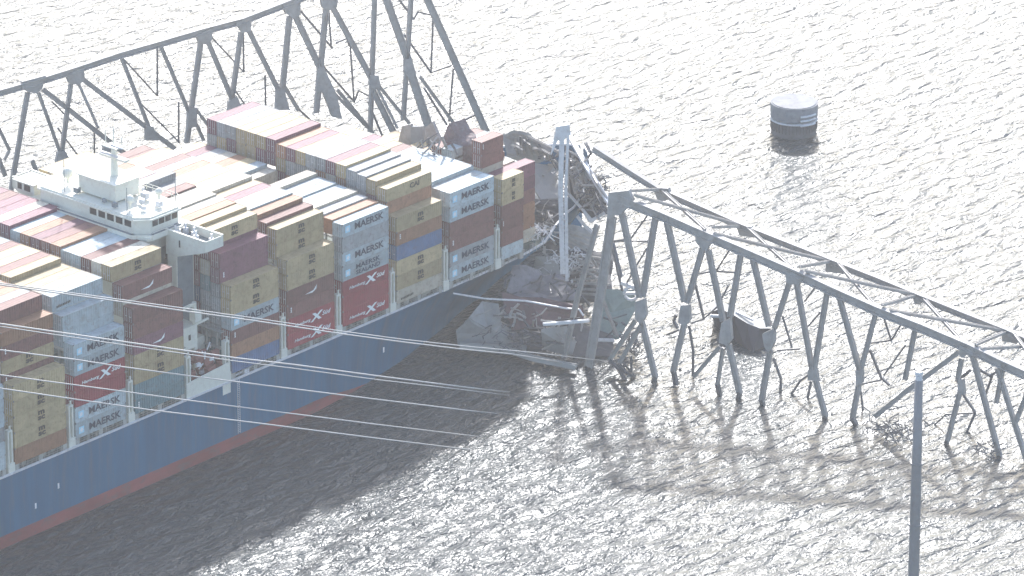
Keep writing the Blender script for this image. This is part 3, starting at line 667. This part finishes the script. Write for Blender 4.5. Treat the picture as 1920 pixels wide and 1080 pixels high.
# ------------------------------------------------------------------ debris draped over the bow
def slab(name, label, cat, pts, th, m, crumple=.25, sub=3, group=None):
    vs = [atZ(x, y, z) for x, y, z in pts]
    bm = bmesh.new(); bv = [bm.verts.new(v) for v in vs]; c = bm.verts.new(sum(vs, Vector()) / len(vs))
    for i in range(len(bv)): bm.faces.new((bv[i], bv[(i + 1) % len(bv)], c))
    bmesh.ops.subdivide_edges(bm, edges=bm.edges, cuts=sub, use_grid_fill=True)
    for v in bm.verts:
        v.co += Vector((0, 0, 1)) * noise.noise(v.co * .22) * crumple * 3 + noise.noise_vector(v.co * .6) * crumple
    bmesh.ops.recalc_face_normals(bm, faces=bm.faces)
    if sum((f.normal.z * f.calc_area() for f in bm.faces)) < 0: bmesh.ops.reverse_faces(bm, faces=bm.faces)
    r = bmesh.ops.extrude_face_region(bm, geom=bm.faces[:])
    for v in [g for g in r['geom'] if isinstance(g, bmesh.types.BMVert)]: v.co += Vector((0, 0, -th))
    bmesh.ops.recalc_face_normals(bm, faces=bm.faces)
    me = bpy.data.meshes.new(name); bm.to_mesh(me); bm.free(); me.materials.append(m)
    o = bpy.data.objects.new(name, me); COL.objects.link(o); SLAB.append(o); return tag(o, label, cat, group)
SLAB = []
G = 'broken road deck on the bow'
slab('broken_road_slab', 'pale concrete road slab folded over the foredeck just ahead of the foremost containers', 'road slab', [(986, 302, 22), (1044, 312, 21), (1048, 372, 17.5), (1015, 374, 17), (1002, 355, 18), (1000, 318, 21)], .6, M_concl, .2, group=G)
slab('broken_road_slab', 'grey road slab crumpled behind the tallest brown container at the bow', 'road slab', [(944, 254, 24), (970, 248, 27), (995, 254, 27), (1034, 281, 25), (1048, 308, 21), (1000, 300, 20), (950, 290, 21)], .6, M_conc, .5, group=G)
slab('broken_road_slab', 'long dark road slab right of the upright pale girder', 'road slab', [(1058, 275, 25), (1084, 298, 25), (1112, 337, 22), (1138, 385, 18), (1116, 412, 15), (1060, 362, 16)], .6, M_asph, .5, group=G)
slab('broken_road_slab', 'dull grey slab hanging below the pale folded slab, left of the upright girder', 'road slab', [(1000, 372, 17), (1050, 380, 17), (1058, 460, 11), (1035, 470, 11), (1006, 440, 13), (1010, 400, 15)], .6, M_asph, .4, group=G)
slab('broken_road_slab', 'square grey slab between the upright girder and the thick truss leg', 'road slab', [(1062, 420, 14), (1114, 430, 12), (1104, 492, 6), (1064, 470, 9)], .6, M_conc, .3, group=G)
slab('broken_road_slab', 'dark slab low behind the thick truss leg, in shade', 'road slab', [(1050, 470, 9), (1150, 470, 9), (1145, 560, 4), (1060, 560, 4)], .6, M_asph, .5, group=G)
slab('broken_road_slab', 'rounded light slab leaning on the hull left of the upright girder foot', 'road slab', [(1004, 480, 10), (1046, 480, 10), (1050, 515, 7), (1012, 514, 7), (1001, 497, 8)], .5, M_concl, .1, group=G)
slab('broken_road_slab', 'green grey slab leaning behind the thick truss leg above the water', 'road slab', [(1130, 541, 9), (1188, 545, 9), (1194, 573, 6), (1160, 632, 1), (1112, 636, .5), (1112, 585, 4)], .5, M_concg, .06, group=G)
slab('broken_road_slab', 'small grey slab just above the water right of the horizontal white pipe', 'road slab', [(1015, 618, 6), (1062, 610, 6), (1080, 640, 3), (1072, 662, .8), (1016, 652, 1)], .5, M_conc, .15, group=G)
slab('broken_road_slab', 'leftmost grey slab resting against the blue hull at the waterline', 'road slab', [(903, 565, 9), (934, 570, 9), (942, 607, 5), (990, 640, 2), (985, 660, .4), (900, 652, .5), (858, 642, .8), (856, 622, 3), (880, 592, 7)], .6, M_conc, .2, group=G)
slab('torn_steel_plate', 'dark red torn plate lying across the bow flank above the water', 'steel plate', [(940, 552, 9), (1090, 572, 8), (1094, 600, 5), (960, 618, 5)], .2, mat('plate_red', (.11, .06, .065), .7, 0, .3, .3, (.05, .05, .05), .6, .1, .6), .4)
slab('torn_steel_plate', 'dull violet torn plate between the ship side and the leaning light slab', 'steel plate', [(960, 500, 11), (1008, 505, 10), (1060, 520, 8), (1085, 565, 6), (1000, 572, 6), (950, 545, 8)], .2, mat('plate_grey', (.16, .155, .17), .7, 0, .3, .3, (.08, .08, .08), .6, .1, .6), .4)
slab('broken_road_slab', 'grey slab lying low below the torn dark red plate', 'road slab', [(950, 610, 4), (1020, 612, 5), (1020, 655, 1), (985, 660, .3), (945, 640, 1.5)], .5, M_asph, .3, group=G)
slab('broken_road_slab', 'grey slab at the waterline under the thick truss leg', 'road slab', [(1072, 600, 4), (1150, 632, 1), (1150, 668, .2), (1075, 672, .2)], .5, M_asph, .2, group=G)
def stringers(o, a, b, n, w_, m, jit=2.):
    r = random.Random(n * 7 + int(a[0][0]))
    for i in range(n):
        t = (i + .5) / n; p = [a[0][k] + (a[1][k] - a[0][k]) * t for k in range(3)]; q = [b[0][k] + (b[1][k] - b[0][k]) * t for k in range(3)]
        pts = [p, [(p[k] + q[k]) / 2 for k in range(3)], q]
        pts = [atZ(x + r.uniform(-jit, jit), y + r.uniform(-jit, jit), z + .7 + r.uniform(-.1, .3)) for x, y, z in pts]
        mb = MB()
        for u, v in zip(pts, pts[1:]): mb.ibar(u, v, w_, .35, (0, 0, 1))
        mb.build('stringer', m, o)
stringers(SLAB[2], ((1060, 282, 25), (1105, 318, 24)), ((1068, 362, 17), (1134, 392, 18)), 11, .38, M_steel, 3)
stringers(SLAB[1], ((960, 256, 25), (1035, 285, 24.5)), ((965, 290, 20.5), (1042, 305, 20.5)), 6, .35, M_steel, 3)
stringers(SLAB[3], ((1005, 376, 16.5), (1010, 440, 13)), ((1050, 384, 16.5), (1056, 462, 11)), 6, .4, M_steeld, 3)
stringers(SLAB[4], ((1066, 428, 13.5), (1068, 465, 9)), ((1110, 436, 12), (1102, 488, 6.5)), 5, .3, M_steel, 2)
stringers(SLAB[5], ((1055, 478, 9), (1064, 556, 4)), ((1140, 478, 9), (1138, 556, 4)), 8, .4, M_steel, 4)
#stringers(SLAB[9], ((905, 572, 8.5), (862, 628, 2.5)), ((935, 580, 8.), (975, 648, 1.2)), 5, .25, M_concl, 2)
stringers(SLAB[12], ((955, 612, 4.3), (950, 645, 1.6)), ((1018, 615, 4.8), (1015, 650, 1.3)), 6, .3, M_steeld, 3)
# standing plates on the far side of the bow
PX = (Vector((9.5, 0, 0)), Vector((-1, 0, 0)))
def plate(label, pts, m, plane=PX, th=.7, name='standing_deck_plate'):
    mb = MB(); mb.prism([atP(x, y, plane) for x, y in pts], plane[1], th); return tag(mb.build(name, m), label, 'deck plate', 'deck plates standing behind the bow stacks')
plate('dark grey standing plate at the left end of the bow wreckage', [(756, 236), (772, 232), (774, 282), (748, 268)], M_steel)
plate('lighter ribbed grey plate between the two dark plates behind the bow stacks', [(773, 237), (794, 236), (800, 288), (772, 284)], M_conc)
plate('grey pointed plate right of the ribbed plate behind the bow stacks', [(800, 238), (812, 228), (838, 288), (802, 288)], M_steel)
o = slab('crushed_container', 'crushed grey brown container behind the small pale container at the bow', 'container', [(842, 236, 36), (872, 228, 36), (893, 258, 34), (885, 275, 33), (832, 288, 31), (830, 262, 33)], 4.5, mat('crushed_paint', (.17, .12, .12), .7, 0, .35, .6, (.25, .25, .24), .7, .25, 1.2), .35)
# upright pale girder
gx = empty('upright_girder', atZ(1062, 522, 11), 'tall pale steel girder standing upright among the wreckage on the bow', 'girder')
PG = (atZ(1062, 522, 11), Vector((CF.x, CF.y, 0)).normalized() * -1)
mb = MB(); mb.bar(atP(1054, 240, PG), atP(1051, 350, PG), .9, 1.1, PG[1]); mb.bar(atP(1051, 350, PG), atP(1055, 512, PG), .9, 1.1, PG[1]); mb.build('left_flange', M_pale, gx)
mb = MB(); mb.bar(atP(1066, 236, PG), atP(1061, 350, PG), .5, 1.1, PG[1]); mb.bar(atP(1061, 350, PG), atP(1063, 525, PG), .6, 1.1, PG[1]); mb.build('right_flange', M_pale, gx)
mb = MB()
for i in range(34):
    y = 345 + i * 5.2; mb.bar(atP(1056, y, PG), atP(1062, y + (3 if i % 2 else -3), PG), .18, .4, PG[1])
mb.build('lacing', M_steeld, gx)
mb = MB(); mb.prism([atP(x, y, PG) for x, y in [(1043, 236), (1068, 232), (1070, 250), (1056, 262), (1046, 262), (1033, 290), (1038, 262)]], PG[1], 1.0); mb.build('torn_top', M_pale, gx)
# loose girders lying over the wreck
def girder(label, pts, w_, m, t=.5, name='loose_girder'):
    mb = MB(); q = [atZ(*p) for p in pts]
    for a, b_ in zip(q, q[1:]): mb.ibar(a, b_, px(w_), t, (0, 0, 1)) if w_ >= 5 else mb.bar(a, b_, px(w_), t * .8, (0, 0, 1))
    return tag(mb.build(name, m), label, 'girder', 'loose girders over the wreck')
girder('pale double girder slanting from the upright girder top to the truss corner', [(1064, 248, 28), (1104, 320, 25), (1144, 384, 21)], 9, M_pale)
girder('grey girder running just beside the pale double girder', [(1074, 262, 27), (1120, 345, 24), (1150, 392, 20)], 4, M_steel)
girder('pale thin girder rising left from the truss corner foot', [(1065, 362, 18), (1090, 390, 17), (1112, 416, 15)], 4, M_pale)
girder('short bright bent girder at the lower left of the truss corner', [(1096, 398, 18), (1106, 415, 16), (1136, 398, 18)], 6, M_pale)
girder('twisted dark girder beside the truss corner', [(1116, 352, 22), (1122, 372, 21), (1130, 388, 20), (1140, 400, 19)], 6, M_steeld)
girder('pale crooked girder above the square slab', [(1082, 405, 16), (1098, 425, 14), (1110, 436, 13)], 5, M_pale)
girder('dark girder behind the crumpled grey slab', [(990, 256, 29), (1030, 276, 28), (1062, 292, 27)], 5, M_steel)
girder('straight white pipe lying level over the torn red plate', [(1018, 608, 9), (1105, 601, 9)], 6, M_pale)
girder('dark pipe just above the straight white pipe', [(1042, 601, 9), (1088, 597, 9)], 3, M_dark)
girder('heavy grey girder along the waterline in front of the bow slabs', [(862, 648, 1.6), (940, 652, 1.4), (1000, 672, 1.2), (1080, 688, 1.2)], 9, M_concl, .9)
girder('thin grey rod slanting in front of the green slab', [(1128, 556, 10), (1158, 632, 3)], 5, M_steel)
girder('short pale bar at the foot of the green slab', [(1118, 637, 2), (1152, 638, 2)], 5, M_pale)
girder('dark girder zigzag under the square slab', [(1046, 470, 10), (1078, 482, 9), (1092, 492, 8)], 5, M_steeld)
girder('dark hanging rod right of the thick truss leg', [(1150, 455, 14), (1166, 520, 9), (1168, 548, 8)], 4, M_steeld)
girder('bent dark girder at the water below the truss corner leg', [(1142, 676, 2.5), (1160, 690, 1.5), (1172, 712, .2)], 7, M_steeld)
girder('short bent girder in the water right of the truss corner leg', [(1160, 682, 2.5), (1175, 700, 1.4), (1190, 706, .2)], 5, M_steeld)
girder('thin pale cable hanging in an arc over the torn plates', [(850, 550, 14), (910, 560, 12), (985, 564, 10.5), (1060, 578, 9), (1086, 580, 9), (1094, 592, 8)], 3, M_pale, .3)
girder('curled dark girder left of the sloping far chord', [(1098, 268, 28), (1106, 285, 27), (1112, 274, 27)], 5, M_steeld)
# white ring buoy-like fitting
mb = MB()
c0 = atP(1184, 550, PM)
ring = [c0 + (CR * math.cos(t) + Vector((0, 0, 1)) * math.sin(t)) * 1.3 for t in [k * .5236 for k in range(13)]]
mb.tube(ring, .3, 6); mb.bar(c0 - CR * 1.5, c0 + CR * 1.2, .3, .5); mb.bar(atP(1165, 530, PM), atP(1192, 540, PM), .7, .5, nrm)
tag(mb.build('torn_bearing', M_pale), 'white ring shaped torn bearing caught at the first truss joint', 'bearing')
# tangles of reinforcement
def tangle(label, x, y, z, rx, rz, n, m, s=1):
    mb = MB(); r = random.Random(int(x * 7 + y)); c = atZ(x, y, z)
    for i in range(n):
        p = c + Vector((r.uniform(-rx, rx), r.uniform(-rx, rx), r.uniform(-rz, rz))); pts = [p]
        for j in range(3): p = p + Vector((r.uniform(-1, 1), r.uniform(-1, 1), r.uniform(-.8, .8))) * 1.1 * s; pts.append(p)
        mb.tube(pts, r.uniform(.05, .13), 5)
    return tag(mb.build('rebar_tangle', m), label, 'tangled steel', 'tangles of torn steel')
tangle('pale tangle of bent rods at the foot of the upright girder', 1060, 495, 9, 3.2, 3, 70, M_pale)
tangle('dark tangle of bent rods in front of the leaning slabs near the water', 968, 620, 4.5, 5, 2.2, 70, M_steeld)
tangle('grey tangle of rods beside the truss corner', 1124, 372, 20, 2.2, 2.4, 45, M_steeld)
tangle('grey tangle of rods on the foredeck rail beside the foremost containers', 1010, 432, 16, 1.6, 1.6, 36, M_pale)
tangle('brown tangle of rods sticking out of the water behind the tall pole', 1680, 805, 1.2, 4.5, 1.4, 60, M_steeld, 1.3)
tangle('small dark tangle of rods at the truss leg in the water near the right edge', 1852, 845, 1., 2, 1.2, 26, M_steeld)
tangle('tangle of rods at the water below the first truss joint', 1190, 640, 3, 2.2, 2, 30, M_steeld)
tangle('loose rods over the dark slab beside the upright girder', 1085, 330, 23, 3.5, 1.2, 40, M_steel, 1.2)
def framework(label, pts, spread, n, m, seed, wr=(.18, .5), lr=(1.5, 5)):
    r = random.Random(seed); c0 = atZ(*pts[0]); ro_ = empty('crushed_framework', c0, label, 'steel wreckage', 'crushed steel frameworks on the bow')
    for i in range(n):
        t = r.random() * (len(pts) - 1); j = int(t); f = t - j
        c = atZ(*pts[j]).lerp(atZ(*pts[j + 1]), f) + Vector((r.gauss(0, 1), r.gauss(0, 1), r.gauss(0, .7))) * spread
        d = Vector((r.uniform(-1, 1), r.uniform(-1, 1), r.uniform(-.8, .8))).normalized() * r.uniform(*lr) / 2
        k = Vector((r.uniform(-1, 1), r.uniform(-1, 1), r.uniform(-1, 1))) * .35; w_ = r.uniform(*wr)
        c.z = max(c.z, .3); mb = MB()
        mb.ibar(c - d, c + k, w_, w_ * .7, (0, 0, 1)); mb.ibar(c + k, c + d, w_, w_ * .7, (0, 0, 1))
        mb.build('bent_member', m if r.random() < .7 else M_steeld, ro_)
framework('crushed steel framework running down from the upright girder top toward the truss corner', [(1075, 290, 26), (1110, 350, 22), (1125, 395, 18)], 1.3, 42, M_steel, 3)
framework('crushed steel framework piled at the upright girder foot', [(1040, 480, 10), (1085, 500, 8), (1100, 530, 6)], 1.6, 40, M_steel, 4)
framework('crushed steel framework strung over the torn red plate near the water', [(925, 590, 6.5), (1000, 600, 6), (1070, 640, 3)], 1.6, 46, M_steel, 5)
framework('crushed steel framework on the foredeck behind the folded pale slab', [(965, 262, 27), (1030, 290, 25), (1050, 330, 20)], 1.2, 28, M_steel, 6)
framework('crushed steel framework in the shade low on the bow flank', [(960, 530, 9), (1040, 540, 8), (1090, 560, 6)], 1.4, 34, M_steeld, 11)
framework('crushed steel framework below the first truss joint at the water', [(1150, 600, 4), (1190, 640, 3), (1165, 690, 1)], 1.5, 26, M_steeld, 7)
framework('crushed steel framework jammed between the standing plates behind the bow stacks', [(790, 270, 34), (840, 280, 33)], 1., 14, M_steel, 8)
framework('crushed steel framework between the ship rail and the upright girder', [(1020, 400, 17), (1040, 440, 14)], 1.4, 26, M_steel, 9)
# ------------------------------------------------------------------ floating fragment
fr = empty('floating_pier_fragment', atZ(1390, 650, 0), 'dark capsized slab fragment afloat behind the truss legs', 'wreck fragment')
fz = lambda pts: [atZ(*p) for p in pts]
mb = MB()
top_ = fz([(1333, 586, 4.5), (1350, 579, 5), (1374, 590, 4.6), (1400, 606, 4.), (1425, 616, 3.6), (1446, 616, 3.2)])
back = [p + Vector((3.0, 2.6, 0)) for p in top_]; bot = fz([(1340, 612, .0), (1352, 624, -.2), (1378, 642, -.3), (1398, 656, -.3), (1412, 664, -.3), (1440, 648, -.3)])
k = len(top_); mb.add(top_ + bot, [(i, i + 1, i + 1 + k, i + k) for i in range(k - 1)]); bb = [p + Vector((3.0, 2.6, 0)) for p in bot]
mb.add(back + bb, [(i, i + 1, i + 1 + k, i + k) for i in range(k - 1)]); mb.add([top_[0], back[0], bb[0], bot[0]], [(0, 1, 2, 3)]); mb.add([top_[-1], back[-1], bb[-1], bot[-1]], [(0, 1, 2, 3)])
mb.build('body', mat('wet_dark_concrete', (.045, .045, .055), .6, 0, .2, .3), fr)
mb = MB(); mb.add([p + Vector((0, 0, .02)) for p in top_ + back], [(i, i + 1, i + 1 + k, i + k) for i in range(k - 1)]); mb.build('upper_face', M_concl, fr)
mb = MB(); mb.bar(atZ(1332, 592, 4.4), atZ(1352, 593, 4.4), .3, .5); mb.bar(atZ(1380, 585, 4.6), atZ(1412, 600, 4.4), .3, .4); mb.build('edge_strip', M_pale, fr)
# ------------------------------------------------------------------ round dolphin
dc = atZ(1488, 247, 0); dn = empty('round_mooring_dolphin', dc, 'round grey concrete pier cap standing alone in the bright water', 'mooring dolphin')
def disc(mb, r, z0, z1, seg=40, dx=0):
    mb.tube([dc + Vector((0, 0, z0)), dc + Vector((0, 0, z1))], r, seg)
mb = MB(); disc(mb, 4.85, 3.6, 6.5); disc(mb, 4.55, 6.5, 6.65); mb.build('concrete_cap', mat('dolphin_cap', (.25, .25, .26), .85, 0, .2, .3, (.12, .12, .12), .6), dn)
mb = MB(); disc(mb, 4.62, -.5, 3.0); mb.build('lower_drum', mat('dolphin_drum', (.12, .12, .13), .8, 0, .3, .4, (.06, .07, .06), .7), dn)
mb = MB(); disc(mb, 4.95, 3.0, 3.35); mb.build('steel_band', M_pale, dn)
mb = MB()
for k in range(40): t = 2 * math.pi * k / 40; mb.box(dc + Vector((math.cos(t) * 4.72, math.sin(t) * 4.72, 2.0)), (.16, .16, 2.), Matrix.Rotation(t, 3, 'Z'))
mb.build('rib_ring', M_asph, dn)
for z in (5.0, 4.1, 3.1):
    mb = MB(); base = math.atan2(CP.y - dc.y, CP.x - dc.x) + .62
    mb.tube([dc + Vector((math.cos(base + a) * 5.25, math.sin(base + a) * 5.25, z)) for a in [(-.35 + .1 * j) for j in range(8)]], .22, 8); mb.build('fender', M_pale, dn)
# ------------------------------------------------------------------ tall pole, right
pb = atZ(1714, 1262, -3); PP = (pb, Vector((CF.x, CF.y, 0)).normalized() * -1)
po = empty('steel_pole', pb, 'tall thick grey steel pole rising from the lower edge at the right', 'pole')
mb = MB(); mb.tube([atP(1708, 1262, PP), atP(1713, 1080, PP), atP(1718, 900, PP), atP(1723, 712, PP)], [.92, .9, .84, .66], 20); mb.build('shaft', M_pole, po, True)
mb = MB(); mb.tube([atP(1723, 712, PP), atP(1723.2, 704, PP)], .55, 12); mb.box(atP(1723, 700, PP), (.9, .9, .6)); mb.build('pole_cap', M_pale, po)
for y in (870, 985): 
    mb = MB(); c = atP(1719 if y < 900 else 1716, y, PP); mb.tube([c, c + Vector((0, 0, .3))], 1.1, 20); mb.build('flange_ring', M_pole, po)
# ------------------------------------------------------------------ overhead cables between camera and ship, right ends sunk where glare would hide them
def cable(label, pts, r, zl):
    """an overhead line from high off the left edge, made to dip into the water at its right end"""
    (x0, y0), (x1, y1) = pts[0], pts[1]; k = (y1 - y0) / (x1 - x0)
    pts = [(-420, y0 + (-420 - x0) * k)] + pts; xe = pts[-1][0]; q = []
    for x, y in pts: q.append(atZ(x, y, zl * (xe - x) / (xe + 420) + (-.3 if x == xe else 0)))
    mb = MB(); mb.tube(q, r * .82, 7); print('cable', [tuple(round(c) for c in p) for p in (q[0], q[-1])])
    return tag(mb.build('overhead_cable', M_cable, None, True), label, 'cable', 'overhead cables in front of the ship')
cable('uppermost thin cable, passing in front of the reddish containers', [(0, 531), (213, 560), (337, 577), (480, 597), (640, 621), (760, 637), (880, 650), (1000, 661), (1151, 679)], .12, 95)
cable('second cable running just under the uppermost one', [(0, 534), (213, 564), (337, 582), (480, 602), (640, 626), (760, 642), (860, 654), (960, 664), (1080, 684)], .15, 95)
cable('middle cable of the set, thickest over the hull', [(0, 607), (233, 641), (337, 656), (440, 671), (553, 684), (700, 704), (880, 727), (958, 736)], .17, 85)
cable('thin cable hugging the middle cable from below', [(0, 612), (233, 647), (337, 662), (440, 677), (553, 691), (700, 711), (880, 732), (958, 742)], .11, 85)
cable('third cable down crossing the blue hull', [(0, 656), (140, 674), (217, 686), (333, 702), (437, 715), (700, 748), (880, 770), (935, 776)], .14, 80)
cable('fourth cable down crossing the blue hull', [(0, 703), (217, 732), (333, 748), (480, 767), (700, 795), (900, 819)], .13, 75)
cable('lowest cable of the set', [(0, 728), (143, 749), (277, 768), (480, 793), (700, 821), (887, 844)], .14, 75)
